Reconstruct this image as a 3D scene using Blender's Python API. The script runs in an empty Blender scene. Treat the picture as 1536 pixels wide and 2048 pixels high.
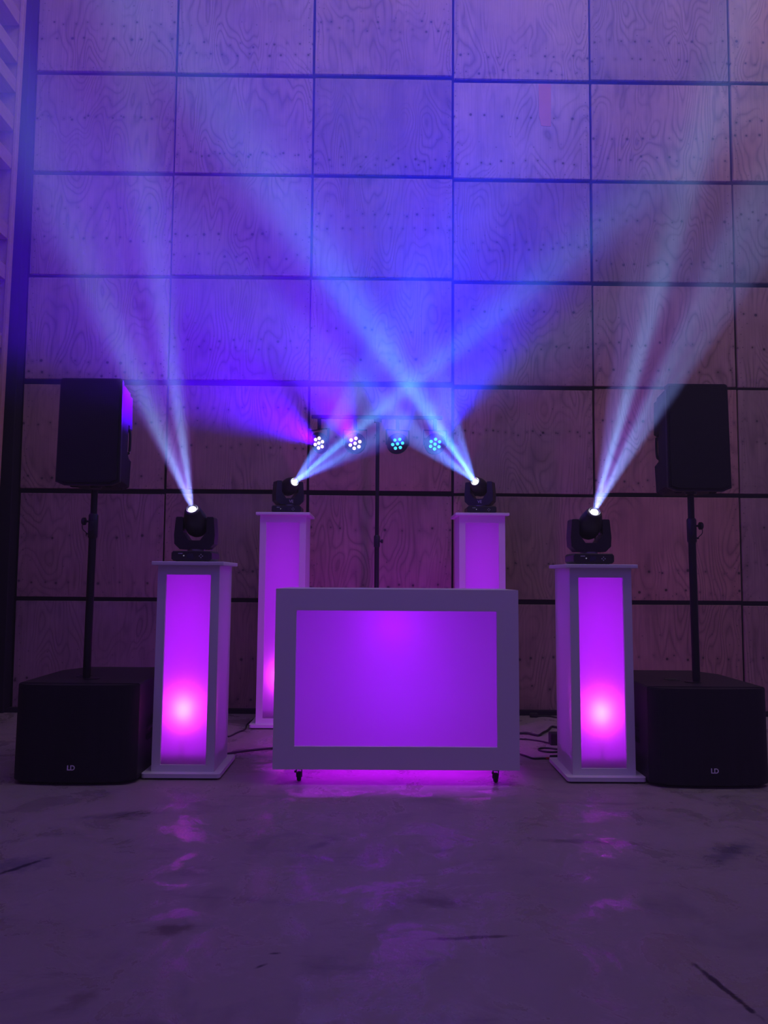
import bpy, bmesh, math, random
from mathutils import Vector, Matrix, Euler

S = bpy.context.scene
COL = S.collection
R = math.radians

# ------------------------------------------------------------------ camera
cam_d = bpy.data.cameras.new('camera')
cam = bpy.data.objects.new('camera', cam_d)
COL.objects.link(cam)
cam_d.sensor_fit = 'HORIZONTAL'
cam_d.sensor_width = 36.0
cam_d.lens = 1450.0 / 1536.0 * 36.0
cam_d.clip_start = 0.02
CAM = Vector((0, 0, 1.117))
_p, _r, _y = R(5.16), R(0.4), R(0.4)
_F = Vector((math.sin(_y) * math.cos(_p), math.cos(_y) * math.cos(_p), math.sin(_p)))
_R0 = Vector((math.cos(_y), -math.sin(_y), 0))
_U0 = _R0.cross(_F)
_Rt = _R0 * math.cos(_r) + _U0 * math.sin(_r)
_Up = -_R0 * math.sin(_r) + _U0 * math.cos(_r)
cam.matrix_world = Matrix(((_Rt.x, _Up.x, -_F.x, CAM.x), (_Rt.y, _Up.y, -_F.y, CAM.y), (_Rt.z, _Up.z, -_F.z, CAM.z), (0, 0, 0, 1)))
S.camera = cam

# ------------------------------------------------------------------ light levels
AMBIENT = (0.064, 0.025, 0.160)     # even purple fill, standing in for bounced stage light
AMBIENT_S = 1.0
HAZE_DENSITY = 0.022
HAZE_ANISO = 0.35
EXPOSURE = 0.12
P_FRONT_BEAM = 3200.0
P_REAR_BEAM = 4000.0
P_PAR = {'violet': 6800.0, 'blue': 7800.0}
P_PLINTH_FILL = 1.7
P_PLINTH_SPOT = 1.35
P_BOOTH = 1.3
P_BOOTH_FILL = 6.0
P_BOOTH_UNDER = 4.5
P_BOOTH_BACK = 24.0
P_CEILING_BOUNCE = 115.0

# added area lamp, stands in for stage light bounced off the ceiling
ra = bpy.data.lights.new('ceiling_bounce', 'AREA'); ra.shape = 'RECTANGLE'; ra.size = 9.0; ra.size_y = 2.5; ra.energy = P_CEILING_BOUNCE; ra.color = (.92, .78, .80)
rl = bpy.data.objects.new('ceiling_bounce', ra); S.collection.objects.link(rl); rl.location = (2.4, 3.0, 8.1); rl.rotation_euler = (R(48), 0, 0)

w = bpy.data.worlds.new('world')
S.world = w
w.use_nodes = True
bg = w.node_tree.nodes['Background']
bg.inputs[0].default_value = (*AMBIENT, 1)
bg.inputs[1].default_value = AMBIENT_S

S.view_settings.view_transform = 'Standard'
S.view_settings.look = 'None'
S.view_settings.exposure = EXPOSURE
S.view_settings.gamma = 1.0
S.view_settings.use_curve_mapping = False
S.cycles.use_denoising = True
S.cycles.adaptive_threshold = .02
S.cycles.max_bounces = 7
S.cycles.diffuse_bounces = 4
S.cycles.glossy_bounces = 3
S.cycles.transmission_bounces = 5
S.cycles.volume_bounces = 0
S.cycles.sample_clamp_indirect = 3.0

# ------------------------------------------------------------------ node helpers
class N:
    """small expression builder for shader nodes"""
    def __init__(s, nt): s.nt = nt
    def add(s, t, **k):
        n = s.nt.nodes.new(t)
        for a, b in k.items(): setattr(n, a, b)
        return n
    def put(s, n, sock, v):
        i = n.inputs[sock]
        if isinstance(v, bpy.types.NodeSocket): s.nt.links.new(v, i)
        else: i.default_value = v
    def m(s, op, a, b=0.0, c=0.0, clamp=False):
        n = s.add('ShaderNodeMath', operation=op, use_clamp=clamp)
        s.put(n, 0, a); s.put(n, 1, b)
        if len(n.inputs) > 2: s.put(n, 2, c)
        return n.outputs[0]
    def ramp(s, v, lo, hi):            # smooth 0..1
        n = s.add('ShaderNodeMapRange', interpolation_type='SMOOTHSTEP')
        s.put(n, 'Value', v); s.put(n, 'From Min', lo); s.put(n, 'From Max', hi)
        return n.outputs[0]
    def noise(s, vec, scale, detail=2.0, rough=.5, dist=0.0, dim='3D'):
        n = s.add('ShaderNodeTexNoise', noise_dimensions=dim)
        s.put(n, 'Vector', vec); s.put(n, 'Scale', scale); s.put(n, 'Detail', detail); s.put(n, 'Roughness', rough); s.put(n, 'Distortion', dist)
        return n.outputs[0]
    def mix(s, f, a, b, blend='MIX'):
        n = s.add('ShaderNodeMix', data_type='RGBA', blend_type=blend)
        s.put(n, 0, f); s.put(n, 6, a); s.put(n, 7, b)
        return n.outputs[2]
    def sep(s, v):
        n = s.add('ShaderNodeSeparateXYZ'); s.put(n, 0, v); return n.outputs
    def comb(s, x, y, z):
        n = s.add('ShaderNodeCombineXYZ'); s.put(n, 0, x); s.put(n, 1, y); s.put(n, 2, z); return n.outputs[0]
    def vm(s, op, a, b):
        n = s.add('ShaderNodeVectorMath', operation=op); s.put(n, 0, a); s.put(n, 1, b); return n.outputs[0]

def new_mat(name):
    m = bpy.data.materials.new(name); m.use_nodes = True
    nt = m.node_tree
    return m, N(nt), nt.nodes['Principled BSDF'], nt.nodes['Material Output']

def simple(name, col, rough=.5, metal=0.0, emit=None, es=0.0, bump=None, spec=.5, mottling=0.0):
    m, n, b, o = new_mat(name)
    tc = n.add('ShaderNodeTexCoord').outputs['Object']
    if mottling:
        f = n.noise(tc, 9.0, 3.0)
        c = n.mix(f, (*[v * (1 - mottling) for v in col], 1), (*[v * (1 + mottling) for v in col], 1))
        n.put(b, 'Base Color', c)
    else:
        n.put(b, 'Base Color', (*col, 1))
    n.put(b, 'Roughness', rough); n.put(b, 'Metallic', metal); n.put(b, 'Specular IOR Level', spec)
    if emit: n.put(b, 'Emission Color', (*emit, 1)); n.put(b, 'Emission Strength', es)
    if bump:
        bn = n.add('ShaderNodeBump'); n.put(bn, 'Strength', bump[1]); n.put(bn, 'Distance', .002)
        n.put(bn, 'Height', n.noise(tc, bump[0], 2.0)); n.put(b, 'Normal', bn.outputs[0])
    return m

# ------------------------------------------------------------------ materials
MAT = {}
MAT['white'] = simple('white_lacquer', (.72, .72, .74), .42, mottling=.02)
MAT['white_inner'] = simple('white_inside', (.8, .8, .82), .6)
MAT['black_metal'] = simple('black_metal', (.012, .012, .014), .42, .3)
MAT['black_plastic'] = simple('black_plastic', (.014, .013, .017), .38, bump=(220, .3))
MAT['black_paint'] = simple('textured_black_paint', (.012, .011, .014), .5, bump=(260, .5))
MAT['side_plastic'] = simple('speaker_shell', (.012, .012, .014), .55, bump=(260, .4), spec=.25)
MAT['dark_gap'] = simple('dark_steel', (.010, .010, .016), .7, spec=.2)
MAT['rubber'] = simple('rubber', (.01, .01, .01), .8)
MAT['cable'] = simple('black_cable', (.006, .006, .008), .5)
MAT['red'] = simple('red_sleeve', (.35, .01, .02), .5)
MAT['mark'] = simple('grey_print', (.85, .85, .88), .5)
MAT['mark_dim'] = simple('dim_print', (.4, .4, .46), .5)
MAT['grey_metal'] = simple('grey_metal', (.3, .3, .33), .35, .8)
MAT['lens_white'] = simple('beam_lens', (.8, .8, .8), .2, emit=(.93, 1, .95), es=5.0)
MAT['lens_pink'] = simple('violet_led', (.4, .2, .4), .2, emit=(1.0, .62, 1.0), es=2.6)
MAT['lens_cyan'] = simple('blue_led', (.1, .2, .4), .2, emit=(.05, .62, 1.0), es=1.5)
MAT['indicator'] = simple('indicator_light', (.2, .2, .2), .3, emit=(.5, .45, .7), es=.25)
MAT['chrome_ring'] = simple('lens_ring', (.5, .5, .5), .25, .9)

def grille_mat():
    m, n, b, o = new_mat('perforated_grille')
    tc = n.add('ShaderNodeTexCoord').outputs['Object']
    v = n.add('ShaderNodeTexVoronoi', feature='F1'); n.put(v, 'Vector', tc); n.put(v, 'Scale', 170.0); n.put(v, 'Randomness', .15)
    f = n.ramp(v.outputs[0], .25, .45)
    n.put(b, 'Base Color', n.mix(f, (.004, .004, .006, 1), (.013, .013, .017, 1)))
    n.put(b, 'Roughness', .6); n.put(b, 'Specular IOR Level', .3)
    bn = n.add('ShaderNodeBump'); n.put(bn, 'Strength', .5); n.put(bn, 'Distance', .001); n.put(bn, 'Height', f); n.put(b, 'Normal', bn.outputs[0])
    return m
MAT['grille'] = grille_mat()

def acrylic_mat():
    m, n, b, o = new_mat('opal_acrylic')
    nt = m.node_tree
    d = n.add('ShaderNodeBsdfDiffuse'); n.put(d, 'Color', (.75, .75, .78, 1))
    t = n.add('ShaderNodeBsdfTranslucent'); n.put(t, 'Color', (.9, .9, .95, 1))
    g = n.add('ShaderNodeBsdfGlossy'); n.put(g, 'Roughness', .35)
    mx = n.add('ShaderNodeMixShader'); n.put(mx, 0, .93); nt.links.new(d.outputs[0], mx.inputs[1]); nt.links.new(t.outputs[0], mx.inputs[2])
    m2 = n.add('ShaderNodeMixShader'); n.put(m2, 0, .03); nt.links.new(mx.outputs[0], m2.inputs[1]); nt.links.new(g.outputs[0], m2.inputs[2])
    nt.links.new(m2.outputs[0], o.inputs['Surface'])
    nt.nodes.remove(b)
    return m
MAT['acrylic'] = acrylic_mat()

def side_mat():
    m, n, b, o = new_mat('thin_white_board')
    nt = m.node_tree
    t = n.add('ShaderNodeBsdfTranslucent'); n.put(t, 'Color', (.8, .8, .85, 1))
    n.put(b, 'Base Color', (.72, .72, .74, 1)); n.put(b, 'Roughness', .42)
    mx = n.add('ShaderNodeMixShader'); n.put(mx, 0, .22); nt.links.new(b.outputs[0], mx.inputs[1]); nt.links.new(t.outputs[0], mx.inputs[2])
    nt.links.new(mx.outputs[0], o.inputs['Surface'])
    return m
MAT['side'] = side_mat()

def plywood_mat():
    m, n, b, o = new_mat('weathered_plywood')
    tc = n.add('ShaderNodeTexCoord').outputs['Object']
    oi = n.add('ShaderNodeObjectInfo')
    rnd = oi.outputs['Random']; tint = oi.outputs['Color']
    off = n.comb(n.m('MULTIPLY', rnd, 91.0), n.m('MULTIPLY', rnd, 37.0), n.m('MULTIPLY', rnd, 53.0))
    x, y, z = n.sep(tc)
    ox, oy, oz = n.sep(off)
    gx = n.m('ADD', x, ox); gz = n.m('ADD', z, oz)
    # growth ring contour lines, stretched upright
    warp = n.noise(n.comb(n.m('MULTIPLY', gx, 1.9), 0.0, n.m('MULTIPLY', gz, .62)), 1.6, 1.6, .5, .35)
    line = n.m('PINGPONG', n.m('MULTIPLY', warp, 46.0), 1.0)
    line = n.m('POWER', line, 2.6)
    line = n.m('MULTIPLY', line, n.ramp(n.noise(n.comb(gx, 3.0, gz), 1.7, 2.0), .30, .62))
    fib = n.noise(n.comb(n.m('MULTIPLY', gx, 85.0), 0.0, n.m('MULTIPLY', gz, 2.2)), 1.0, 3.0, .6)
    blot = n.noise(n.comb(gx, 5.0, gz), 2.3, 4.0, .6)
    streak = n.noise(n.comb(n.m('MULTIPLY', gx, 7.0), 9.0, n.m('MULTIPLY', gz, .8)), 1.5, 3.0, .55)
    edge = n.m('MULTIPLY', n.ramp(n.m('ABSOLUTE', z), .30, .46), n.ramp(n.noise(n.comb(gx, 7.0, gz), 5.0, 4.0, .7), .42, .72))
    def dots(u, vv, cells, v0, jit, rad, seed):
        cell = n.m('FLOOR', n.m('MULTIPLY', u, cells))
        wn = n.add('ShaderNodeTexWhiteNoise', noise_dimensions='2D')
        n.put(wn, 'Vector', n.comb(cell, n.m('ADD', n.m('MULTIPLY', rnd, 77.0), seed), 0.0))
        r, g, bb = n.sep(wn.outputs['Color'])
        fr = n.m('FRACT', n.m('MULTIPLY', u, cells))
        du = n.m('DIVIDE', n.m('SUBTRACT', fr, n.m('MULTIPLY_ADD', r, .5, .25)), cells)
        dv = n.m('SUBTRACT', n.m('SUBTRACT', vv, v0), n.m('MULTIPLY', n.m('SUBTRACT', g, .5), jit))
        d = n.m('SQRT', n.m('ADD', n.m('MULTIPLY', du, du), n.m('MULTIPLY', dv, dv)))
        rr = n.m('MULTIPLY', n.m('MULTIPLY_ADD', bb, .8, .25), rad)
        core = n.m('SUBTRACT', 1.0, n.ramp(n.m('SUBTRACT', d, rr), -.002, .0035))
        halo = n.m('MULTIPLY', n.m('SUBTRACT', 1.0, n.ramp(d, 0.0, rad * 3.0)), .35)
        return n.m('MAXIMUM', core, halo)
    z0 = n.m('MULTIPLY_ADD', rnd, .62, -.36)
    wn = n.add('ShaderNodeTexWhiteNoise', noise_dimensions='1D'); n.put(wn, 'W', n.m('MULTIPLY', rnd, 313.0))
    z1 = n.m('MULTIPLY_ADD', wn.outputs[0], .55, -.40)
    k = dots(x, z, 8.0, z0, .030, .0115, 1.0)
    k = n.m('MAXIMUM', k, dots(x, z, 9.5, z1, .045, .0105, 5.0))
    k = n.m('MAXIMUM', k, n.m('MULTIPLY', dots(x, z, 7.0, n.m('ADD', z1, .17), .12, .0045, 9.0), .8))
    k = n.m('MAXIMUM', k, dots(z, x, 15.0, -.565, .03, .0035, 13.0))
    k = n.m('MAXIMUM', k, dots(z, x, 17.0, .562, .035, .0035, 17.0))
    k = n.m('MAXIMUM', k, n.m('MULTIPLY', dots(x, z, 12.0, -.41, .06, .0035, 21.0), .9))
    c = n.mix(blot, (.27, .17, .155, 1), (.58, .41, .37, 1))
    c = n.mix(n.m('MULTIPLY', n.ramp(streak, .45, .75), .35), c, (.20, .14, .13, 1))
    c = n.mix(n.m('MULTIPLY', n.ramp(fib, .35, .75), .38), c, (.22, .15, .13, 1))
    c = n.mix(n.m('MULTIPLY', line, .62), c, (.12, .08, .08, 1))
    c = n.mix(n.m('MULTIPLY', edge, .45), c, (.10, .08, .09, 1))
    c = n.mix(1.0, c, tint, 'MULTIPLY')
    c = n.mix(n.m('MULTIPLY', k, .85), c, (.02, .015, .02, 1))
    n.put(b, 'Base Color', c); n.put(b, 'Roughness', .62); n.put(b, 'Specular IOR Level', .3)
    bn = n.add('ShaderNodeBump'); n.put(bn, 'Strength', .35); n.put(bn, 'Distance', .003)
    n.put(bn, 'Height', n.m('SUBTRACT', fib, n.m('MULTIPLY', line, 1.2))); n.put(b, 'Normal', bn.outputs[0])
    return m
MAT['plywood'] = plywood_mat()

def timber_mat():
    m, n, b, o = new_mat('raw_timber')
    tc = n.add('ShaderNodeTexCoord').outputs['Object']
    x, y, z = n.sep(tc)
    f = n.noise(n.comb(n.m('MULTIPLY', x, 30.0), n.m('MULTIPLY', y, 4.0), n.m('MULTIPLY', z, 18.0)), 1.0, 3.0, .6)
    g = n.noise(tc, 3.0, 3.0)
    c = n.mix(f, (.42, .24, .15, 1), (.62, .42, .30, 1))
    c = n.mix(n.m('MULTIPLY', g, .4), c, (.25, .15, .11, 1))
    n.put(b, 'Base Color', c); n.put(b, 'Roughness', .7)
    return m
MAT['timber'] = timber_mat()

def floor_mat():
    m, n, b, o = new_mat('worn_concrete')
    g = n.add('ShaderNodeNewGeometry').outputs['Position']
    x, y, z = n.sep(g)
    big = n.noise(g, .7, 4.0, .6)
    mid = n.noise(g, 3.1, 5.0, .62, .6)
    fine = n.noise(g, 28.0, 4.0, .7)
    str_ = n.noise(n.comb(n.m('MULTIPLY', x, 1.0), n.m('MULTIPLY', y, 3.2), 0.0), 2.2, 5.0, .65, .8)
    c = n.mix(big, (.25, .21, .20, 1), (.38, .33, .31, 1))
    c = n.mix(n.m('MULTIPLY', n.ramp(mid, .50, .75), .55), c, (.16, .14, .15, 1))
    c = n.mix(n.m('MULTIPLY', n.ramp(str_, .56, .70), .40), c, (.13, .11, .13, 1))
    c = n.mix(n.m('MULTIPLY', n.ramp(str_, .25, .40), -.0), c, (.5, .5, .5, 1))
    c = n.mix(n.m('MULTIPLY', fine, .12), c, (.1, .08, .08, 1))
    def blotch(cx, cy, rx, ry, ang, col, amt, soft=.9, nf=9.0):
        ca, sa = math.cos(ang), math.sin(ang)
        dx = n.m('SUBTRACT', x, cx); dy = n.m('SUBTRACT', y, cy)
        u = n.m('DIVIDE', n.m('ADD', n.m('MULTIPLY', dx, ca), n.m('MULTIPLY', dy, sa)), rx)
        v = n.m('DIVIDE', n.m('SUBTRACT', n.m('MULTIPLY', dy, ca), n.m('MULTIPLY', dx, sa)), ry)
        d = n.m('SQRT', n.m('ADD', n.m('MULTIPLY', u, u), n.m('MULTIPLY', v, v)))
        d = n.m('ADD', d, n.m('MULTIPLY', n.m('SUBTRACT', n.noise(g, nf * 2, 4.0, .7), .5), 2.2))
        f = n.m('MULTIPLY', n.m('SUBTRACT', 1.0, n.ramp(d, 1.0 - soft, 1.15)), amt)
        return n.mix(f, c, (*col, 1))
    c = blotch(-.66, 2.412, .09, .055, .5, (.085, .07, .04), .75)
    c = blotch(-.78, 2.03, .08, .04, .9, (.09, .06, .05), .5)
    c = blotch(-1.39, 2.93, .17, .10, .3, (.08, .075, .13), .55)
    c = blotch(-1.37, 2.90, .13, .014, .95, (.035, .03, .05), .9, .6)
    c = blotch(-.236, 3.149, .10, .035, 1.0, (.08, .06, .12), .45)
    c = blotch(-1.20, 3.52, .28, .05, .25, (.07, .06, .09), .55)
    c = blotch(1.47, 3.10, .22, .07, .65, (.06, .055, .11), .65)
    c = blotch(.955, 2.10, .17, .012, -1.35, (.035, .025, .04), .95, .6)
    c = blotch(.30, 2.37, .16, .012, .1, (.06, .04, .05), .7, .6)
    c = blotch(.21, 2.62, .15, .05, -.2, (.075, .055, .06), .5)
    c = blotch(-.30, 2.27, .02, .008, .1, (.02, .015, .02), .9)
    c = blotch(-.33, 2.20, .02, .007, .7, (.02, .015, .02), .9)
    c = blotch(.9, 3.2, .3, .03, -.1, (.07, .06, .08), .5)
    n.put(b, 'Base Color', c)
    # sealed, shinier patches and a trowelled surface
    pat = n.ramp(n.noise(g, 3.5, 6.0, .72, .6), .48, .60)
    n.put(b, 'Roughness', n.m('MULTIPLY_ADD', pat, -.36, .55))
    n.put(b, 'Specular IOR Level', n.m('MULTIPLY_ADD', pat, .50, .25))
    bn = n.add('ShaderNodeBump'); n.put(bn, 'Strength', .5); n.put(bn, 'Distance', .004)
    h = n.m('ADD', n.m('MULTIPLY', n.noise(g, 14.0, 5.0, .7, .3), .8), n.m('MULTIPLY', n.noise(g, 45.0, 2.0), .35))
    n.put(bn, 'Height', h); n.put(b, 'Normal', bn.outputs[0])
    return m
MAT['floor'] = floor_mat()

# ------------------------------------------------------------------ mesh helpers
def box(bm, x0, x1, y0, y1, z0, z1, bev=0.0, seg=2, mat4=None):
    vs = [bm.verts.new(v) for v in ((x0, y0, z0), (x1, y0, z0), (x1, y1, z0), (x0, y1, z0), (x0, y0, z1), (x1, y0, z1), (x1, y1, z1), (x0, y1, z1))]
    fs = [bm.faces.new([vs[i] for i in f]) for f in ((0, 3, 2, 1), (4, 5, 6, 7), (0, 1, 5, 4), (1, 2, 6, 5), (2, 3, 7, 6), (3, 0, 4, 7))]
    if bev:
        es = list({e for f in fs for e in f.edges})
        r = bmesh.ops.bevel(bm, geom=es, offset=bev, segments=seg, affect='EDGES', profile=.5)
        vs = list({v for f in r['faces'] for v in f.verts} | {v for v in vs if v.is_valid})
    if mat4 is not None: bmesh.ops.transform(bm, matrix=mat4, verts=vs)
    return vs

def prism(bm, pts, y0, y1, axis='y'):
    """polygon in (a, b) pulled from y0 to y1 along an axis"""
    def P(a, b, t): return {'y': (a, t, b), 'z': (a, b, t), 'x': (t, a, b)}[axis]
    A = [bm.verts.new(P(a, b, y0)) for a, b in pts]; B = [bm.verts.new(P(a, b, y1)) for a, b in pts]
    bm.faces.new(A[::-1]); bm.faces.new(B)
    n_ = len(pts)
    for i in range(n_): bm.faces.new((A[i], A[(i + 1) % n_], B[(i + 1) % n_], B[i]))
    return A + B

def lathe(bm, prof, seg=32, mat4=None, a0=0.0):
    """prof = [(radius, height)] round local z, closed at both ends"""
    rings = []
    for r_, h in prof:
        if r_ < 1e-6: rings.append([bm.verts.new((0, 0, h))])
        else: rings.append([bm.verts.new((r_ * math.cos(a0 + 2 * math.pi * i / seg), r_ * math.sin(a0 + 2 * math.pi * i / seg), h)) for i in range(seg)])
    for a, b_ in zip(rings, rings[1:]):
        for i in range(seg):
            j = (i + 1) % seg
            if len(a) == 1 and len(b_) == 1: continue
            if len(a) == 1: bm.faces.new((a[0], b_[i], b_[j]))
            elif len(b_) == 1: bm.faces.new((a[i], a[j], b_[0]))
            else: bm.faces.new((a[i], a[j], b_[j], b_[i]))
    for k, rg in ((0, rings[0]), (1, rings[-1])):
        if len(rg) > 1: bm.faces.new(rg[::-1] if k == 0 else rg)
    vs = [v for rg in rings for v in rg]
    if mat4 is not None: bmesh.ops.transform(bm, matrix=mat4, verts=vs)
    return vs

def along(a, b):
    """matrix whose local z runs from a to b"""
    a, b = Vector(a), Vector(b)
    return Matrix.Translation(a) @ (b - a).to_track_quat('Z', 'Y').to_matrix().to_4x4()

def rod(bm, a, b, r_, seg=16):
    lathe(bm, [(r_, 0), (r_, (Vector(b) - Vector(a)).length)], seg, along(a, b))

def smooth_path(pts, k=6):
    P = [Vector(p) for p in pts]; out = []
    for i in range(len(P) - 1):
        p0 = P[max(i - 1, 0)]; p1 = P[i]; p2 = P[i + 1]; p3 = P[min(i + 2, len(P) - 1)]
        for s in range(k):
            t = s / k
            out.append(.5 * ((2 * p1) + (-p0 + p2) * t + (2 * p0 - 5 * p1 + 4 * p2 - p3) * t * t + (-p0 + 3 * p1 - 3 * p2 + p3) * t ** 3))
    out.append(P[-1]); return out

def tube(bm, pts, r_, seg=8, k=6):
    P = smooth_path(pts, k); rings = []
    for i, p in enumerate(P):
        d = (P[min(i + 1, len(P) - 1)] - P[max(i - 1, 0)]).normalized()
        up = Vector((0, 0, 1)) if abs(d.z) < .95 else Vector((1, 0, 0))
        s = d.cross(up).normalized(); u = s.cross(d)
        rings.append([bm.verts.new(p + s * (r_ * math.cos(2 * math.pi * j / seg)) + u * (r_ * math.sin(2 * math.pi * j / seg))) for j in range(seg)])
    for a, b_ in zip(rings, rings[1:]):
        for j in range(seg): bm.faces.new((a[j], a[(j + 1) % seg], b_[(j + 1) % seg], b_[j]))
    bm.faces.new(rings[0]); bm.faces.new(rings[-1][::-1])

def obj(name, bm, mat, parent=None, smooth=None):
    bmesh.ops.recalc_face_normals(bm, faces=bm.faces[:])
    me = bpy.data.meshes.new(name); bm.to_mesh(me); bm.free()
    me.materials.append(MAT[mat] if isinstance(mat, str) else mat)
    if smooth is not None:
        me.shade_smooth()
        me.set_sharp_from_angle(angle=R(smooth))
    o = bpy.data.objects.new(name, me); COL.objects.link(o)
    if parent: o.parent = parent
    return o

def nb(): return bmesh.new()

def thing(name, label, cat, loc=(0, 0, 0), rz=0, group=None):
    o = bpy.data.objects.new(name, None); COL.objects.link(o)
    o.location = loc; o.rotation_euler = (0, 0, rz); o.empty_display_size = .1
    o['label'] = label; o['category'] = cat
    if group: o['group'] = group
    return o

def tag(o, label, cat, group=None):
    o['label'] = label; o['category'] = cat
    if group: o['group'] = group
    return o

def struct(o, label=None, cat=None):
    o['kind'] = 'structure'
    if label: o['label'] = label
    if cat: o['category'] = cat
    return o

def text_obj(name, body, size, loc, parent, mat, rot=(math.pi / 2, 0, 0), ext=.0008, bold=.0):
    cu = bpy.data.curves.new(name, 'FONT'); cu.body = body; cu.size = size; cu.extrude = ext; cu.offset = bold
    cu.align_x = 'CENTER'; cu.align_y = 'CENTER'; cu.space_character = .95
    t = bpy.data.objects.new(name, cu); COL.objects.link(t)
    dg = bpy.context.evaluated_depsgraph_get()
    me = bpy.data.meshes.new_from_object(t.evaluated_get(dg)); me.name = name
    COL.objects.unlink(t); bpy.data.objects.remove(t); bpy.data.curves.remove(cu)
    me.materials.clear(); me.materials.append(MAT[mat])
    o = bpy.data.objects.new(name, me); COL.objects.link(o)
    o.location = loc; o.rotation_euler = rot; o.parent = parent
    return o

# ------------------------------------------------------------------ setting
LEAN = 0.025          # the plywood wall leans slightly into the hall
WALL_Y = 6.12
bm = nb(); box(bm, -7, 7.5, -3.5, 6.6, -.12, 0)
fl = struct(obj('floor', bm, 'floor'), 'worn grey concrete floor with scuffs and dark stains', 'floor')

bm = nb(); box(bm, -3.2, 5.6, .03, .20, 0, 8.4)
wall = struct(obj('wall_back', bm, 'dark_gap'), 'back wall clad in square plywood sheets', 'wall')
wall.location = (0, WALL_Y, -.0)
wall.rotation_euler = (math.atan(LEAN), 0, 0)
colx = [-3.02, -1.80, -.60, .62, 1.82, 3.05, 4.27, 5.49]
rowz = [0.012, .922, 1.825, 2.75, 3.66, 4.57, 5.47, 6.385, 7.30]
random.seed(11)
TINTS = {}
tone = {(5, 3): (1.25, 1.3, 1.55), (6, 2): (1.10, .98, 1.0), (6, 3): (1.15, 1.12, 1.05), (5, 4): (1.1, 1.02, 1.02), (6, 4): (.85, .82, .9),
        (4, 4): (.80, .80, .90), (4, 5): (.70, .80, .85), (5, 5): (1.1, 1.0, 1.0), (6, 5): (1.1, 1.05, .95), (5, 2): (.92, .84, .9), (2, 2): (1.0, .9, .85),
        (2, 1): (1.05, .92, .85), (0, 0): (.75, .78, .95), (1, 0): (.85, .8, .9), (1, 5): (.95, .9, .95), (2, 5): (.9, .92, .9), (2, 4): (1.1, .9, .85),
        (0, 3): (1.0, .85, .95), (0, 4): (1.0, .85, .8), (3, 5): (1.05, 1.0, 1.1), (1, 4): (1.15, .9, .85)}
for r_ in range(8):
    for c_ in range(7):
        x0, x1, z0, z1 = colx[c_], colx[c_ + 1], rowz[r_], rowz[r_ + 1]
        gl = random.uniform(.006, .013); gr = random.uniform(.006, .013); gb = random.uniform(.014, .022); gt = random.uniform(.014, .022)
        dz = 0.0
        if c_ == 3 and r_ >= 2: dz = -.012
        if c_ >= 4 and r_ >= 3: dz = -.012
        if c_ <= 2 and r_ >= 3: dz = .012
        wd = (x1 - x0) - gl - gr; hg = (z1 - z0) - gb - gt
        bm = nb(); box(bm, -wd / 2, wd / 2, -.006, .018, -hg / 2, hg / 2, .003, 1)
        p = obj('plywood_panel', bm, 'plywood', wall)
        p.location = ((x0 + gl + x1 - gr) / 2, random.uniform(-.004, .004), (z0 + gb + z1 - gt) / 2 + dz)
        p.rotation_euler = (random.uniform(-.002, .002), random.uniform(-.0025, .0025), random.uniform(-.002, .002))
        v = random.uniform(.85, 1.1)
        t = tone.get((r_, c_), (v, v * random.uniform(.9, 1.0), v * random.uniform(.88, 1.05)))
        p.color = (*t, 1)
        if (r_, c_) == (5, 3):
            bm = nb(); prism(bm, [(-.03, -.19), (.055, -.195), (.058, .19), (-.05, .19), (-.048, -.10)], -.0075, -.006)
            q = obj('repair_patch', bm, simple('reddish_patch', (.55, .22, .20), .6, mottling=.15), p)
            q.location = (.20, -.001, .235); q['label'] = 'reddish torn patch in pale plywood sheet'
# dark steel post in the left corner
bm = nb(); box(bm, -3.20, -3.035, -.10, .02, 0, 8.4, .004, 1)
post = struct(obj('trim_1', bm, 'dark_gap'), 'dark steel post in the left corner of the hall', 'post')
post.location = (0, WALL_Y, 0); post.rotation_euler = (math.atan(LEAN), 0, 0)
# ground beam under the sheets
bm = nb(); box(bm, -3.2, 5.6, -.05, .03, .0, .035)
gbm = struct(obj('trim_2', bm, 'dark_gap'), 'low dark sill along the foot of the plywood wall', 'sill'); gbm.location = (0, WALL_Y - .02, 0)

# left wall: open timber framing
bm = nb(); box(bm, -3.62, -3.50, 0.5, 6.3, 0, 8.4)
wl = struct(obj('wall_left', bm, 'timber'), 'left wall of raw timber studs and boards', 'wall')
for ys in (5.84, 4.62, 3.40, 2.18, .96):
    bm = nb(); box(bm, -3.105, -3.078, ys - .02, ys + .03, 0, 8.4, .003, 1)
    box(bm, -3.50, -3.107, ys + .0, ys + .06, 0, 8.4, .003, 1)
    obj('timber_stud', bm, 'timber', wl)
for zb in (.44, .76, 1.11, 1.42, 1.70, 2.04, 2.43, 2.63, 2.97, 3.55, 3.90, 4.51, 4.85, 5.19, 5.46, 5.80, 6.12, 6.5):
    bm = nb(); box(bm, -3.30, -3.109, .9, 5.835, zb, zb + .125, .003, 1)
    obj('timber_board', bm, 'timber', wl)

# ------------------------------------------------------------------ plinths
def add_light(name, kind, parent, loc, energy, color, direction=None, **k):
    d = bpy.data.lights.new(name, kind); d.energy = energy; d.color = color
    for a, b_ in k.items(): setattr(d, a, b_)
    o = bpy.data.objects.new(name, d); COL.objects.link(o); o.parent = parent; o.location = loc
    if direction is not None: o.rotation_euler = Vector(direction).to_track_quat('-Z', 'Y').to_euler()
    return o

MAGENTA = (.46, .0, 1.0)
HOT = (1.0, .05, .9)

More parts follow.
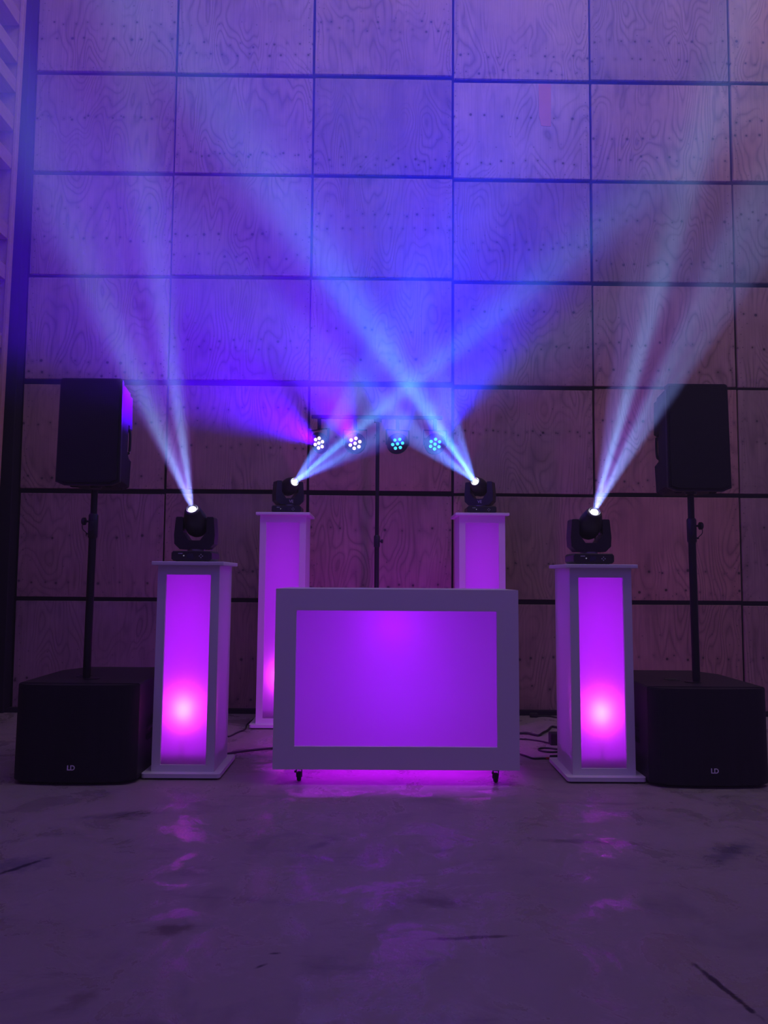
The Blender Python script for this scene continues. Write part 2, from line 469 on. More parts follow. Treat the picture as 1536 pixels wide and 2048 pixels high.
def plinth(label, cx, yf, H, hot_x, fill_k=1.0, spot_k=1.0):
    t = thing('light_plinth', label, 'plinth', (cx, yf, 0), 0, 'white light plinths')
    W = .35; hw = W / 2; D = .35; zb = .032; zt = H - .022
    bm = nb()   # bottom slab with rounded corners
    pts = []
    for sx, sy, a0 in ((1, 1, 0), (-1, 1, 90), (-1, -1, 180), (1, -1, 270)):
        for i in range(5):
            a = R(a0 + i * 22.5); pts.append((sx * (.2175 - .02) + .02 * math.cos(a), D / 2 + sy * (.225 - .02) + .02 * math.sin(a)))
    prism(bm, pts, .010, zb, 'z')
    obj('base', bm, 'white', t)
    bm = nb(); box(bm, -.20, .20, D / 2 - .205, D / 2 + .205, 0, .010)
    obj('foot_pad', bm, 'rubber', t)
    # front frame ring
    pw = .127; pz0 = .068; pz1 = H - .075; th = .016
    bm = nb()
    box(bm, -hw, -pw, 0, th, zb, zt); box(bm, pw, hw, 0, th, zb, zt)
    box(bm, -pw, pw, 0, th, zb, pz0); box(bm, -pw, pw, 0, th, pz1, zt)
    bmesh.ops.remove_doubles(bm, verts=bm.verts[:], dist=1e-5)
    obj('front_frame', bm, 'white', t)
    for s in (-1, 1):
        bm = nb(); x0, x1 = sorted((s * hw, s * (hw - .012)))
        # one skin so that light inside shines faintly through the thin board
        vs = [bm.verts.new(v) for v in ((s * hw, th, zb), (s * hw, D - .012, zb), (s * hw, D - .012, zt), (s * hw, th, zt))]
        bm.faces.new(vs)
        for a, b_ in ((0, 1), (1, 2), (2, 3), (3, 0)):
            pa, pb = vs[a].co.copy(), vs[b_].co.copy()
            q = [bm.verts.new(pa), bm.verts.new(pb), bm.verts.new(pb - Vector((s * .004, 0, 0))), bm.verts.new(pa - Vector((s * .004, 0, 0)))]
            bm.faces.new(q)
        obj('side_panel', bm, 'side', t)
    bm = nb(); box(bm, -hw, hw, D - .012, D, zb, zt); obj('back_panel', bm, 'white', t)
    # opal sheet behind the frame
    bm = nb(); y_ = th + .0005
    v = [bm.verts.new(p_) for p_ in ((-hw + .014, y_, zb + .02), (hw - .014, y_, zb + .02), (hw - .014, y_, zt - .004), (-hw + .014, y_, zt - .004))]
    bm.faces.new(v)
    obj('acrylic_panel', bm, 'acrylic', t)
    # cap
    bm = nb(); box(bm, -.205, .205, D / 2 - .205, D / 2 + .205, zt, H, .004, 2)
    obj('top', bm, 'white', t)
    # inner shelf and the small lamp on it
    bm = nb(); box(bm, -hw + .014, hw - .014, .055, D - .014, .115, .127); obj('shelf', bm, 'white_inner', t)
    bm = nb(); box(bm, hot_x - .016, hot_x + .016, .090, .102, .30, .49, .002, 1); rod(bm, (hot_x, .097, .127), (hot_x, .097, .302), .003); lathe(bm, [(.03, .127), (.03, .133)], 20, Matrix.Translation((hot_x, .097, 0)))
    lamp = obj('floor_lamp', bm, 'black_plastic', t, 40)
    lamp['label'] = 'small uplighter inside the plinth'
    add_light('plinth_spot', 'AREA', t, (hot_x, .088, .395), P_PLINTH_SPOT * spot_k, HOT, (0, -1, .12), shape='ELLIPSE', size=.03, size_y=.17)
    a = add_light('plinth_fill', 'AREA', t, (0, D - .03, (.14 + H - .12) / 2), P_PLINTH_FILL * fill_k * (H / 1.2), MAGENTA, (0, -1, 0), shape='RECTANGLE', size=.06, size_y=H - .26)  # added fill light inside, evens the glow over the panel
    return t

plinth('short white plinth with glowing magenta front, between the left subwoofer and the white booth', -1.083, 4.16, 1.20, -.01)
plinth('short white plinth with glowing magenta front, beside the right subwoofer', 1.263, 4.13, 1.20, -.005)
plinth('tall white plinth behind the left edge of the white booth, glowing magenta', -.728, 5.50, 1.605, .02, .55, 1.0)
plinth('tall white plinth rising behind the right end of the white booth', .786, 5.50, 1.612, -.02, .55, 1.0)

# ------------------------------------------------------------------ booth
BX, BY = .104, 4.02
bt = thing('dj_booth', 'wide white booth on castors with large glowing purple front panel', 'booth', (BX, BY, 0))
bw = .668; z0, z1 = .083, 1.052; th = .018
px0, px1, pz0, pz1 = -.553, .548, .204, .934
bm = nb()
box(bm, -bw, px0, 0, th, z0, z1); box(bm, px1, bw, 0, th, z0, z1); box(bm, px0, px1, 0, th, z0, pz0); box(bm, px0, px1, 0, th, pz1, z1)
bmesh.ops.remove_doubles(bm, verts=bm.verts[:], dist=1e-5)
obj('front_frame', bm, 'white', bt)
bm = nb(); vs = [bm.verts.new(p_) for p_ in ((px0 - .02, th + .0005, pz0 - .02), (px1 + .02, th + .0005, pz0 - .02), (px1 + .02, th + .0005, pz1 + .02), (px0 - .02, th + .0005, pz1 + .02))]
bm.faces.new(vs); obj('acrylic_panel', bm, 'acrylic', bt)
for s in (-1, 1):
    bm = nb(); x0, x1 = sorted((s * bw, s * (bw - .018))); box(bm, x0, x1, th, .56, z0, z1); obj('side_panel', bm, 'white', bt)
bm = nb(); box(bm, -bw + .018, bw - .018, th + .002, .56, 1.030, z1); obj('worktop', bm, 'white', bt)
bm = nb(); box(bm, -bw + .018, bw - .018, .48, .53, z0, z0 + .03); obj('cross_rail', bm, 'white', bt)
for cxx, cyy in ((-.532, .075), (.548, .065), (-.532, .50), (.548, .50)):
    bm = nb()
    box(bm, cxx - .020, cxx + .020, cyy - .02, cyy + .03, z0 - .006, z0, .001, 1)
    lathe(bm, [(.014, 0), (.014, .012)], 16, Matrix.Translation((cxx, cyy + .005, z0 - .018)))
    for s in (-1, 1): prism(bm, [(cyy - .012, .066), (cyy + .018, .066), (cyy + .026, .022), (cyy + .012, .020)], cxx + s * .015 - .0015, cxx + s * .015 + .0015, 'x')
    prism(bm, [(cyy - .012, .066), (cyy + .018, .066), (cyy + .018, .070), (cyy - .012, .070)], cxx - .017, cxx + .017, 'x')
    box(bm, cxx - .024, cxx - .012, cyy - .02, cyy - .004, .052, .062, .001, 1)
    ca = obj('caster', bm, 'black_metal', bt, 40)
    bm = nb(); lathe(bm, [(.006, -.011), (.023, -.011), (.026, -.006), (.026, .006), (.023, .011), (.006, .011)], 28, Matrix.Translation((cxx, cyy + .012, .0265)) @ Matrix.Rotation(R(90), 4, 'Y') )
    obj('wheel', bm, 'rubber', ca, 40)
bm = nb(); lathe(bm, [(.05, 0), (.05, .03), (.042, .035)], 24, Matrix.Translation((.03, .25, .949)))
obj('booth_lamp', bm, 'black_plastic', bt, 40)
add_light('booth_point', 'POINT', bt, (-.02, .22, .86), P_BOOTH, (.40, .0, 1.0), shadow_soft_size=.04)
add_light('booth_fill', 'POINT', bt, (0, .50, .52), P_BOOTH_FILL, (.27, .0, 1.0), shadow_soft_size=.05)
add_light('booth_under', 'AREA', bt, (0, .27, .19), P_BOOTH_UNDER, (.50, .0, 1.0), (0, 0, -1), shape='RECTANGLE', size=1.15, size_y=.12)  # added downlight that brightens the floor under the booth
add_light('booth_back', 'SPOT', bt, (0, .60, .42), P_BOOTH_BACK, (.62, .0, 1.0), (0, 1, 0), spot_size=R(178), spot_blend=.1, shadow_soft_size=.05)

# ------------------------------------------------------------------ subwoofers
def subwoofer(label, x0, x1, yf, side):
    """side: the side (+1/-1) whose handle shows; yf = front of the grille at its middle"""
    cx = (x0 + x1) / 2; hw = (x1 - x0) / 2; H = .53; D = .78; zb = .012
    t = thing('subwoofer', label, 'subwoofer', (cx, yf, 0), 0, 'black subwoofers on the floor')
    bow = .055
    # cabinet outline in plan, stacked in levels so that both sides have a grip pocket
    def ring(z, pocket, sh=0.0):
        p_ = .030 if pocket else 0.0
        return [(-hw + sh, .07), (-hw + sh, .20), (-hw + sh + p_, .23), (-hw + sh + p_, .42), (-hw + sh, .45), (-hw + sh + .0, .60), (-hw + sh + .10, D), (hw - sh - .10, D), (hw - sh, .60), (hw - sh, .45), (hw - sh - p_, .42), (hw - sh - p_, .23), (hw - sh, .20), (hw - sh, .07)]
    lv = [(zb, 0, .008), (zb + .008, 0, 0), (.19, 0, 0), (.205, 1, 0), (.315, 1, 0), (.33, 0, 0), (H - .008, 0, 0), (H, 0, .008)]
    bm = nb(); rings = [[bm.verts.new((x, y, z)) for x, y in ring(z, pk, sh)] for z, pk, sh in lv]
    for a, b_ in zip(rings, rings[1:]):
        for i in range(len(a)): bm.faces.new((a[i], a[(i + 1) % len(a)], b_[(i + 1) % len(a)], b_[i]))
    bm.faces.new(rings[0][::-1]); bm.faces.new(rings[-1])
    obj('cabinet', bm, 'black_paint', t)
    for s in (-1, 1):
        bm = nb(); tube(bm, [(s * (hw - .012), .215, .262), (s * (hw + .001), .25, .262), (s * (hw + .001), .40, .262), (s * (hw - .012), .435, .262)], .010, 10, 5)
        obj('handle', bm, 'black_plastic', t, 50)
    # bowed front grille with wrapped ends
    K = 26; pts = []
    for i in range(K + 1):
        u = -1 + 2 * i / K
        e = max(0.0, (abs(u) - .82) / .18)
        pts.append((u * hw * .995, .0 + bow * (u * u) * .55 + .035 * e * e))
    bm = nb()
    prism(bm, pts + [(hw * .995, .0698), (-hw * .995, .0698)], zb + .006, H - .004, 'z')
    es = [e for e in bm.edges if abs(e.verts[0].co.z - e.verts[1].co.z) < 1e-6 and max(e.verts[0].co.y, e.verts[1].co.y) < .0695]
    bmesh.ops.bevel(bm, geom=es, offset=.006, segments=2, affect='EDGES')
    obj('grille', bm, 'grille', t, 35)
    # top plate: pole socket and raised stacking ribs
    bm = nb(); lathe(bm, [(.045, H), (.045, H + .004), (.028, H + .006)], 28, Matrix.Translation((0, .235, 0))); obj('pole_socket', bm, 'black_metal', t, 40)
    for k in range(2):
        bm = nb(); box(bm, -.115, -.045, .30 + k * .05, .312 + k * .05, H, H + .004, .0015, 1); obj('rib', bm, 'black_plastic', t)
    for sx in (-1, 1):
        for yy in (.12, .66):
            bm = nb(); lathe(bm, [(.018, 0), (.02, zb)], 16, Matrix.Translation((sx * (hw - .09), yy, 0))); obj('foot', bm, 'rubber', t)
    return t, cx
MARKY = .0
sl, cx = subwoofer('black subwoofer on the floor left of the short plinth, at the timber wall', -1.965, -1.302, 3.985, 1)
m_ = text_obj('badge', 'LD', .036, (-1.632 - cx, -.0012, .093), sl, 'mark', bold=.0008); m_['label'] = 'small grey two-letter badge on grille'
sr, cx = subwoofer('black subwoofer at the right edge, half behind the right plinth', 1.483, 2.135, 3.985, -1)
m_ = text_obj('badge', 'LD', .036, (1.812 - cx, -.0012, .094), sr, 'mark', bold=.0008); m_['label'] = 'small grey two-letter badge on grille'

# ------------------------------------------------------------------ speaker poles and speakers
def speaker_pole(label, x, y, knob):
    t = thing('speaker_pole', label, 'pole', (x, y, .53), 0, 'poles on the subwoofers')
    bm = nb(); lathe(bm, [(.019, .004), (.0215, .02), (.0215, .93)], 24); obj('lower_tube', bm, 'black_metal', t, 40)
    bm = nb(); lathe(bm, [(.0185, .90), (.0185, 1.083)], 24); obj('upper_tube', bm, 'black_metal', t, 40)
    bm = nb(); lathe(bm, [(.0215, .80), (.027, .81), (.027, .935), (.0215, .945)], 24); box(bm, -.012, .012, -.034, -.02, .84, .90, .002, 1)
    c = obj('collar', bm, 'black_plastic', t, 40)
    bm = nb(); s = knob
    rod(bm, (0, 0, .90), (s * .042, -.004, .90), .006)
    lathe(bm, [(.0, 0), (.016, 0), (.0225, .004), (.0225, .018), (.018, .023), (0, .024)], 12, along((s * .040, -.004, .90), (s * .070, -.006, .90)))
    obj('clamp_knob', bm, 'black_plastic', t, 35)
    bm = nb(); tube(bm, [(s * .058, -.012, .878), (s * .052, -.02, .855), (s * .035, -.022, .838), (s * .022, -.02, .826)], .0025)
    rod(bm, (s * .018, -.005, .828), (s * .036, -.012, .828), .005)
    obj('safety_cord', bm, 'black_plastic', t, 40)
    return t
speaker_pole('black pole rising from the left subwoofer to the speaker', -1.662, 4.22, -1)
speaker_pole('black pole rising from the right subwoofer to the speaker', 1.830, 4.22, 1)

def speaker(label, x, yf, z0, z1):
    t = thing('loudspeaker', label, 'speaker', (x, yf, z0), 0, 'loudspeakers on poles')
    H = z1 - z0; hw = .178; D = .345
    def ring(pocket, sh):
        b2 = .128; p_ = .030 if pocket else 0.0
        return [(-hw + sh, .03), (-hw + sh, .08), (-.158 + sh, .19), (-.158 + sh + p_, .215), (-b2 + sh + p_ * .8, .30), (-b2 + sh + p_ * .8, D - sh), (b2 - sh - p_ * .8, D - sh), (b2 - sh - p_ * .8, .30), (.158 - sh - p_, .215), (.158 - sh, .19), (hw - sh, .08), (hw - sh, .03)]
    hz0, hz1 = H * .36, H * .60
    lv = [(0.012, 0, .03), (.035, 0, .004), (hz0 - .03, 0, 0), (hz0, 1, 0), (hz1, 1, 0), (hz1 + .015, 0, 0), (H - .035, 0, .004), (H - .008, 0, .03), (H, 0, .045)]
    bm = nb(); rings = [[bm.verts.new((a, b_, z)) for a, b_ in ring(pk, sh)] for z, pk, sh in lv]
    for a, b_ in zip(rings, rings[1:]):
        for i in range(len(a)): bm.faces.new((a[i], a[(i + 1) % len(a)], b_[(i + 1) % len(a)], b_[i]))
    bm.faces.new(rings[0][::-1]); bm.faces.new(rings[-1])
    obj('cabinet', bm, 'side_plastic', t, 30)
    for s in (-1, 1):
        bm = nb(); tube(bm, [(s * .133, .245, hz0 + .0), (s * .147, .255, hz0 + .02), (s * .147, .255, hz1 - .02), (s * .133, .245, hz1)], .008, 8, 4)
        obj('handle', bm, 'rubber', t, 50)
    # front: rounded rectangle grille with chamfered lower corners and slight bow
    def outline(w2, a, b_, rad, cut):
        pts = []
        for cxx, czz, a0 in ((w2 - rad, b_ - rad, 0), (-w2 + rad, b_ - rad, 90)):
            for i in range(5):
                q = R(a0 + i * 22.5); pts.append((cxx + rad * math.cos(q), czz + rad * math.sin(q)))
        pts += [(-w2 - .004, a + cut * .45), (-w2 + cut, a), (w2 - cut, a), (w2 + .004, a + cut * .45)]
        return pts
    bm = nb(); prism(bm, outline(.178, 0.004, H, .018, .045), .012, .034)
    obj('front_baffle', bm, 'black_plastic', t, 30)
    bm = nb()
    vs = prism(bm, outline(.170, .014, H - .008, .015, .042), .0, .0118)
    es = [e for e in bm.edges if e.verts[0].co.y < .001 and e.verts[1].co.y < .001]
    bmesh.ops.bevel(bm, geom=es, offset=.007, segments=2, affect='EDGES')
    obj('grille', bm, 'grille', t, 35)
    for s in (-1, 1):
        bm = nb(); box(bm, s * .10 - .018, s * .10 + .018, .06, .085, -.0, .0125, .003, 1); obj('foot', bm, 'rubber', t)
    bm = nb(); lathe(bm, [(.032, -.0), (.036, .013)], 24, Matrix.Translation((0, 4.22 - yf, 0))); obj('pole_mount', bm, 'black_plastic', t, 40)
    return t
speaker('black loudspeaker on the pole above the left subwoofer, purple light on its side', -1.657, 4.085, 1.622, 2.247)
speaker('black loudspeaker on the pole above the right subwoofer', 1.832, 4.085, 1.615, 2.245)

# ------------------------------------------------------------------ moving heads
def gobo(light, lobes, scale, seed, cols):
    """pattern wheel in front of the lamp: lobes = [(centre, width, strength)] across the fan, -1..1"""
    light.use_nodes = True
    nt = light.node_tree; n = N(nt)
    em = nt.nodes['Emission']
    tc = n.add('ShaderNodeTexCoord').outputs['Normal']
    x, y, z = n.sep(tc)
    az = n.m('MAXIMUM', n.m('ABSOLUTE', z), .01)
    u = n.m('DIVIDE', n.m('DIVIDE', x, az), scale); v = n.m('DIVIDE', n.m('DIVIDE', y, az), scale)
    tot = None
    for c_, w_, s_ in lobes:
        d = n.m('DIVIDE', n.m('SUBTRACT', u, c_), w_)
        g = n.m('MULTIPLY', n.m('EXPONENT', n.m('MULTIPLY', n.m('MULTIPLY', d, d), -1.0)), s_)
        tot = g if tot is None else n.m('ADD', tot, g)
    nz = n.noise(n.comb(n.m('MULTIPLY', u, 2.0), n.m('MULTIPLY', v, .8), seed), 1.5, 2.0)
    nz = n.m('MULTIPLY_ADD', nz, 1.2, .4)
    f = n.m('MULTIPLY', tot, nz)
    base = n.mix(n.m('MINIMUM', f, 1.0), (*cols[0], 1), (*cols[1], 1))
    n.put(em, 'Color', base)
    n.put(em, 'Strength', n.m('MULTIPLY_ADD', f, 1.0, .18))

def view_dir(P, incl, ang):
    """direction that leans incl degrees towards the hall's front and ang degrees from upright (positive = right)"""
    v = (CAM - P).normalized(); right = Vector((1, 0, 0)); right = (right - v * right.dot(v)).normalized()
    up = v.cross(right) if v.cross(right).z > 0 else right.cross(v)
    i = R(incl); a = R(ang)
    return (v * math.sin(i) + (up * math.cos(a) + right * math.sin(a)) * math.cos(i)).normalized()

def moving_head(label, x, y, z, incl, ang, half, power, lobes, seed, cols, mark, k=1.0, blend=.18):
    base = Vector((x, y, z))
    piv_z = .222 * k
    d = view_dir(base + Vector((0, 0, piv_z)), incl, ang)
    pan = math.atan2(d.x, -d.y)
    t = thing('moving_head', label, 'stage light', base, 0, 'moving head lights on the plinths')
    def fin(o, rz=0.0):
        o.rotation_euler = (0, 0, rz); return o
    s = k
    # base box with chamfered ends
    bm = nb()
    prism(bm, [(-.105 * s, .006), (.105 * s, .006), (.118 * s, .018), (.118 * s, .052 * s), (.108 * s, .064 * s), (-.108 * s, .064 * s), (-.118 * s, .052 * s), (-.118 * s, .018)], -.10 * s, .10 * s)
    es = [e for e in bm.edges if abs(e.verts[0].co.y - e.verts[1].co.y) < 1e-6]
    bmesh.ops.bevel(bm, geom=es, offset=.004, segments=1, affect='EDGES')
    b0 = obj('base', bm, 'black_plastic', t, 30)
    for sx in (-1, 1):
        for sy in (-1, 1):
            bm = nb(); lathe(bm, [(.012, 0), (.013, .007)], 14, Matrix.Translation((sx * .085 * s, sy * .075 * s, 0))); obj('foot', bm, 'rubber', t)
    bm = nb(); box(bm, -.025 * s, .012 * s, -.1018 * s, -.1 * s, .020 * s, .048 * s); q = obj('display', bm, simple('dark_display', (.02, .02, .05), .15), b0)
    for dx, dz in ((0, .009), (0, -.009), (.009, 0), (-.009, 0)):
        bm = nb(); lathe(bm, [(.0035 * s, 0), (.0035 * s, .0022)], 10, Matrix.Translation((.055 * s + dx * s, -.1 * s, .034 * s + dz * s)) @ Matrix.Rotation(R(90), 4, 'X')); obj('button', bm, 'mark_dim', b0)
    bm = nb(); box(bm, -.078 * s, -.052 * s, -.1012 * s, -.1 * s, .046 * s, .051 * s); o_ = obj('nameplate', bm, 'mark_dim', b0)
    bm = nb(); lathe(bm, [(.004 * s, 0), (.004 * s, .002)], 12, Matrix.Translation((-.045 * s, -.1 * s, .036 * s)) @ Matrix.Rotation(R(90), 4, 'X')); obj('indicator', bm, 'indicator', b0)
    # pan bearing and yoke turned to the beam
    bm = nb(); lathe(bm, [(.05 * s, .064 * s), (.05 * s, .076 * s)], 28); obj('pan_bearing', bm, 'grey_metal', t, 40)
    bm = nb()
    def seg_(pts): prism(bm, [(a * s, b_ * s) for a, b_ in pts], -.048 * s, .048 * s)
    seg_([(-.085, .076), (.085, .076), (.118, .108), (.1185, .128), (-.1185, .128), (-.118, .108)])
    for g_ in (-1, 1):
        seg_([(g_ * a, b_) for a, b_ in ((.034, .128), (.1185, .128), (.121, .16), (.1195, .178), (.070, .178))][::g_])
        seg_([(g_ * a, b_) for a, b_ in ((.070, .178), (.1195, .178), (.112, .262), (.107, .268), (.074, .268), (.070, .262))][::g_])
    yk = fin(obj('yoke', bm, 'black_plastic', t, 30), -0.0)
    yk.rotation_euler = (0, 0, pan)
    if mark:
        q = text_obj('badge', 'VE', .034 * s, (.01 * s, -.0492 * s, .103 * s), yk, 'mark', bold=.0004)
        q['label'] = 'small grey two-letter badge on yoke'
    # head: rounded barrel
    M = Matrix.Translation((0, 0, piv_z)) @ d.to_track_quat('Z', 'Y').to_matrix().to_4x4()
    bm = nb()
    lathe(bm, [(.0, -.066 * s), (.030 * s, -.064 * s), (.052 * s, -.052 * s), (.064 * s, -.032 * s), (.0685 * s, -.005 * s), (.0685 * s, .035 * s), (.065 * s, .065 * s), (.056 * s, .098 * s), (.048 * s, .125 * s), (.041 * s, .138 * s), (.035 * s, .140 * s)], 36, M)
    hd = obj('head', bm, 'black_plastic', t, 40)
    bm = nb(); lathe(bm, [(.035 * s, .138 * s), (.035 * s, .147 * s), (.032 * s, .148 * s), (.029 * s, .143 * s), (.024 * s, .140 * s)], 36, M); obj('lens_ring', bm, 'chrome_ring', hd, 40)
    bm = nb(); lathe(bm, [(.0, .1445 * s), (.014 * s, .144 * s), (.0225 * s, .1415 * s)], 32, M); obj('lens', bm, 'lens_white', hd, 60)
    for sx in (-1, 1):
        bm = nb(); MM = Matrix.Translation((0, 0, piv_z)) @ Matrix.Rotation(pan, 4, 'Z')
        lathe(bm, [(.022 * s, .064 * s), (.022 * s, .072 * s)], 20, MM @ Matrix.Rotation(R(90 * sx), 4, 'Y')); obj('tilt_hub', bm, 'black_metal', hd, 40)
    # the lamp itself
    lo = add_light('beam_lamp', 'SPOT', t, Vector((0, 0, piv_z)) + d * (.150 * s), power, (1, 1, 1), None, spot_size=R(2 * half), spot_blend=blend, shadow_soft_size=.014)
    # local x of the lamp lies across the fan
    zax = -d; xax = Vector((1, 0, 0)); xax = (xax - zax * xax.dot(zax))
    v = (CAM - base).normalized(); xax = v.cross(d).normalized()
    if xax.x < 0: xax = -xax
    yax = zax.cross(xax).normalized()
    lo.rotation_euler = Matrix((xax, yax, zax)).transposed().to_euler()
    gobo(lo.data, lobes, math.tan(R(half)), seed, cols)
    return t

PALE = ((.32, .03, .95), (.26, .40, .95))
ICE = ((.13, .02, 1.0), (.11, .36, 1.0))
moving_head('black moving head light on the short plinth nearest the left subwoofer', -1.092, 4.345, 1.20, 47, -16, 10.5, P_FRONT_BEAM, [(-.50, .36, .95), (-.05, .10, .3), (.50, .25, 1.15)], 1.0, PALE, False)
moving_head('black moving head light on the short plinth nearest the right subwoofer', 1.250, 4.305, 1.20, 47, 20, 10.5, P_FRONT_BEAM, [(-.78, .20, .6), (-.32, .20, 1.3), (.40, .25, .85), (.8, .25, .8)], 2.0, PALE, False)
moving_head('black moving head light on the tall plinth left of the lamp stand', -.716, 5.675, 1.605, 63, 49, 10.5, P_REAR_BEAM, [(-.72, .25, .8), (0.02, .16, 1.0), (.55, .26, .7)], 3.0, ICE, True, .96)
moving_head('black moving head light on the tall plinth right of the lamp stand', .797, 5.675, 1.612, 63, -38, 11.5, P_REAR_BEAM, [(-.78, .28, .7), (-.42, .14, .5), (.14, .18, 1.4), (.76, .18, .8)], 4.0, ICE, True, .96)

# ------------------------------------------------------------------ lamp stand with four flat LED lamps
SX, SY = -.014, 5.40
st = thing('lighting_stand', 'black tripod stand with a crossbar behind the white booth', 'stand', (SX, SY, 0))
bm = nb(); lathe(bm, [(.0175, .10), (.0175, 1.42)], 20); obj('lower_tube', bm, 'black_metal', st, 40)
bm = nb(); lathe(bm, [(.0145, 1.35), (.0145, 2.30)], 20); obj('upper_tube', bm, 'black_metal', st, 40)
bm = nb(); lathe(bm, [(.0175, 1.34), (.023, 1.345), (.023, 1.42), (.0175, 1.43)], 20); obj('collar', bm, 'black_plastic', st, 40)
bm = nb(); rod(bm, (0, 0, 1.385), (.035, -.01, 1.385), .005); lathe(bm, [(.0, 0), (.013, 0), (.015, .004), (.015, .014), (0, .018)], 12, along((.030, -.01, 1.385), (.05, -.015, 1.385))); obj('clamp_knob', bm, 'black_plastic', st, 35)
bm = nb(); box(bm, -.50, .49, -.013, .013, 2.310, 2.336, .002, 1); obj('crossbar', bm, 'black_metal', st)
bm = nb(); box(bm, -.03, .03, -.020, .020, 2.285, 2.3095, .003, 1); obj('bar_bracket', bm, 'black_plastic', st)
for a in (90, 210, 330):
    ca, sa = math.cos(R(a)), math.sin(R(a)); bm = nb()
    rod(bm, (.02 * ca, .02 * sa, .62), (.36 * ca, .36 * sa, .012), .011)
    rod(bm, (.02 * ca, .02 * sa, .16), (.20 * ca, .20 * sa, .30), .006)
    lg = obj('leg', bm, 'black_metal', st, 40)
    bm = nb(); lathe(bm, [(.012, 0), (.017, .004), (.017, .03), (.012, .034)], 14, Matrix.Translation((.365 * ca, .365 * sa, 0))); obj('rubber_foot', bm, 'rubber', lg, 40)

def par_lamp(label, x, z, yaw, pitch, roll, lensmat, color, power, aim_incl, aim_ang, cone):
    t = thing('par_lamp', label, 'stage light', (x, SY, z), 0, 'flat lamps on the crossbar')
    rot = Euler((R(90 + pitch), 0, R(yaw)), 'XYZ').to_matrix().to_4x4()      # local +z -> facing the hall
    F = rot @ Vector((0, 0, 1))
    M = rot @ Matrix.Rotation(R(roll), 4, 'Z')
    bm = nb(); lathe(bm, [(.040, -.050), (.060, -.046), (.078, -.020), (.083, -.004), (.083, .004), (.079, .008), (.076, .001)], 40, M); obj('housing', bm, 'black_plastic', t, 35)
    bm = nb()
    hb = Matrix.Rotation(R(yaw), 4, 'Z')
    for s in (-1, 1): box(bm, s * .088 - .002, s * .088 + .002, -.012, .012, -.012, .104, mat4=hb)
    box(bm, -.090, .090, -.012, .012, .100, .104, mat4=hb)
    obj('bracket', bm, 'black_metal', t)
    bm = nb(); box(bm, -.014, .014, -.014, .014, .1045, .1865, .003, 1); obj('clamp', bm, 'black_metal', t)
    for k in range(7):
        r_ = 0 if k == 6 else .038; a = R(60 * k)
        bm = nb(); lathe(bm, [(.0125, .0), (.0125, .004), (.011, .008), (.006, .0105), (0, .011)], 20, M @ Matrix.Translation((r_ * math.cos(a), r_ * math.sin(a), .001)))
        obj('led_lens', bm, lensmat, t, 50)
    P = Vector((x, SY, z))
    d = view_dir(P, aim_incl, aim_ang)
    add_light('par_light', 'SPOT', t, F * .03, power, color, d, spot_size=R(cone), spot_blend=1.0, shadow_soft_size=.03)
    return t
VIO = (.085, .0, 1.0); BLU = (.012, .012, 1.0)
PZ = 2.123
par_lamp('small flat lamp with pinkish lights, at the left end of the crossbar', -.455, PZ, -36, 20, 10, 'lens_pink', VIO, P_PAR['violet'], 34, -55, 54)
par_lamp('small flat lamp with pinkish lights, beside the stand pole', -.184, PZ, 0, 18, 20, 'lens_pink', VIO, P_PAR['violet'], 34, -28, 56)
par_lamp('small flat lamp with blue lights, beside the stand pole', .136, PZ, 14, 30, 12, 'lens_cyan', BLU, P_PAR['blue'], 40, -4, 54)
par_lamp('small flat lamp with blue lights, at the right end of the crossbar', .419, PZ, 10, 26, 30, 'lens_cyan', BLU, P_PAR['blue'], 42, 14, 52)

# ------------------------------------------------------------------ cables
def cable(name, label, pts, r_, cat='cable', mat='cable', group='black cables on the floor', z=.006):
    bm = nb(); tube(bm, [(p[0], p[1], p[2] if len(p) > 2 else z) for p in pts], r_)
    return tag(obj(name, bm, mat, None, 60), label, cat, group)
c1 = cable('power_cable', 'black cable ending in a plug, close to the plywood wall', [(1.295, 5.98), (1.34, 6.00), (1.40, 5.985), (1.477, 5.90), (1.55, 5.8)], .006)
bm = nb(); box(bm, 1.232, 1.296, 5.955, 5.995, .001, .035, .008, 2); obj('plug', bm, 'rubber', c1)
cable('power_cable', 'thick wavy black cable between the booth and the right plinth', [(.70, 5.30), (.90, 5.32), (.99, 5.329), (1.03, 5.33), (1.081, 5.331), (1.117, 5.282), (1.15, 5.267), (1.197, 5.351), (1.254, 5.438), (1.31, 5.565), (1.339, 5.548), (1.40, 5.45)], .008, z=.0082)
c3 = cable('power_cable', 'thin straight black cable running to the black adapter', [(.70, 5.13), (.90, 5.15), (.957, 5.15), (.995, 5.151), (1.058, 5.137), (1.132, 5.077), (1.169, 5.025), (1.185, 5.01)], .005)
bm = nb(); box(bm, 1.165, 1.29, 4.985, 5.05, .0, .080, .006, 2)
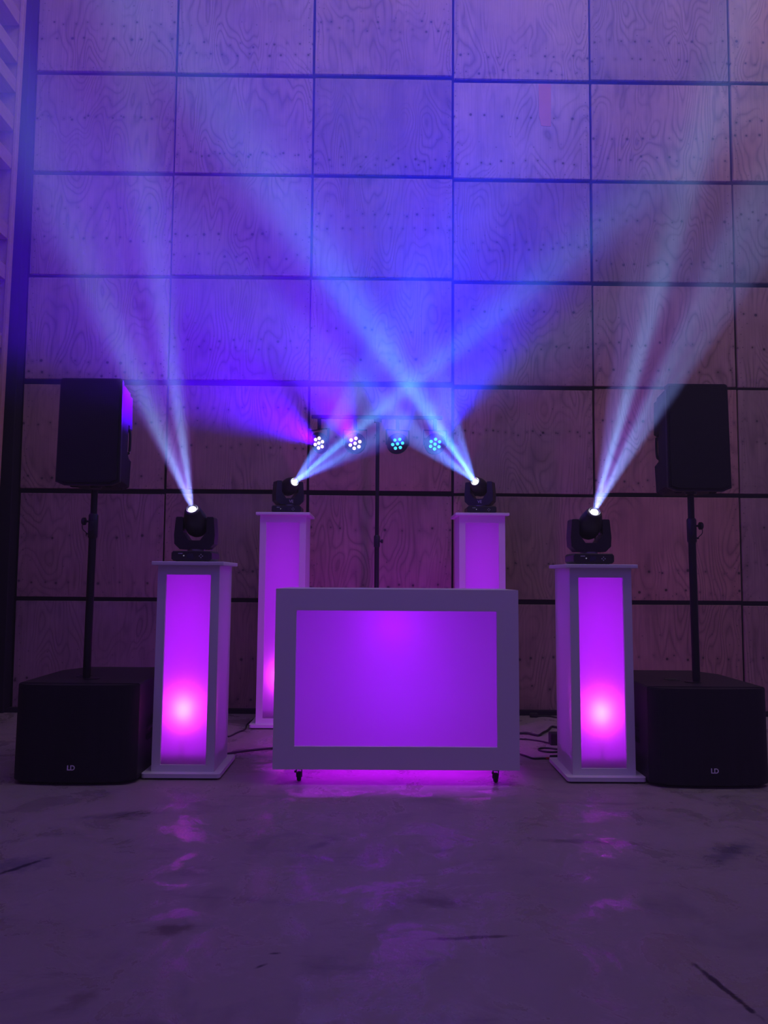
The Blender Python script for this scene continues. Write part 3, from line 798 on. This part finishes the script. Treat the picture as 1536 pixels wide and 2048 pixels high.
tag(obj('power_adapter', bm, 'rubber'), 'black power adapter block on the floor behind the right plinth', 'adapter')
cable('power_cable', 'black cable lying in a flat loop behind the right plinth', [(1.26, 4.845), (1.207, 4.85), (1.171, 4.86), (1.122, 4.887), (1.072, 4.880), (1.053, 4.843), (1.063, 4.803), (1.112, 4.777), (1.154, 4.781), (1.2, 4.796), (1.26, 4.80)], .006)
c5 = cable('power_cable', 'black cable with a red sleeve, leading out from behind the booth', [(.75, 4.86), (.883, 4.758), (.912, 4.706), (.942, 4.655), (.969, 4.606), (1.028, 4.612), (1.05, 4.607)], .006)
bm = nb(); tube(bm, [(1.045, 4.608, .0072), (1.078, 4.610, .0072)], .007); obj('sleeve', bm, 'red', c5, 60)['label'] = 'red sleeve'
bm = nb(); tube(bm, [(1.075, 4.610, .013), (1.14, 4.62, .013)], .013); obj('plug', bm, 'rubber', c5, 60)
cable('power_cable', 'bent black cable running back beside the tall plinth on the left', [(-1.12, 5.30), (-1.07, 5.255), (-1.035, 5.180), (-.999, 5.311), (-.965, 5.43), (-.985, 5.60), (-.97, 5.80)], .005)
cable('power_cable', 'black cable passing from the left short plinth to behind the booth', [(-1.05, 4.625), (-.981, 4.652), (-.949, 4.679), (-.845, 4.76), (-.68, 4.832), (-.50, 4.85)], .007, z=.0072)

# ------------------------------------------------------------------ haze
mh = bpy.data.materials.new('stage_haze'); mh.use_nodes = True
nt = mh.node_tree; nt.nodes.remove(nt.nodes['Principled BSDF'])
vs_ = nt.nodes.new('ShaderNodeVolumeScatter'); vs_.inputs['Color'].default_value = (.95, .95, 1, 1)
vs_.inputs['Density'].default_value = HAZE_DENSITY; vs_.inputs['Anisotropy'].default_value = HAZE_ANISO
nt.links.new(vs_.outputs[0], nt.nodes['Material Output'].inputs['Volume'])
bm = nb(); box(bm, -6.8, 7.2, -3.3, 6.5, -.05, 8.2)
hz = obj('haze', bm, mh); hz['kind'] = 'stuff'; hz['label'] = 'thin stage smoke hanging through the whole hall'; hz['category'] = 'haze'
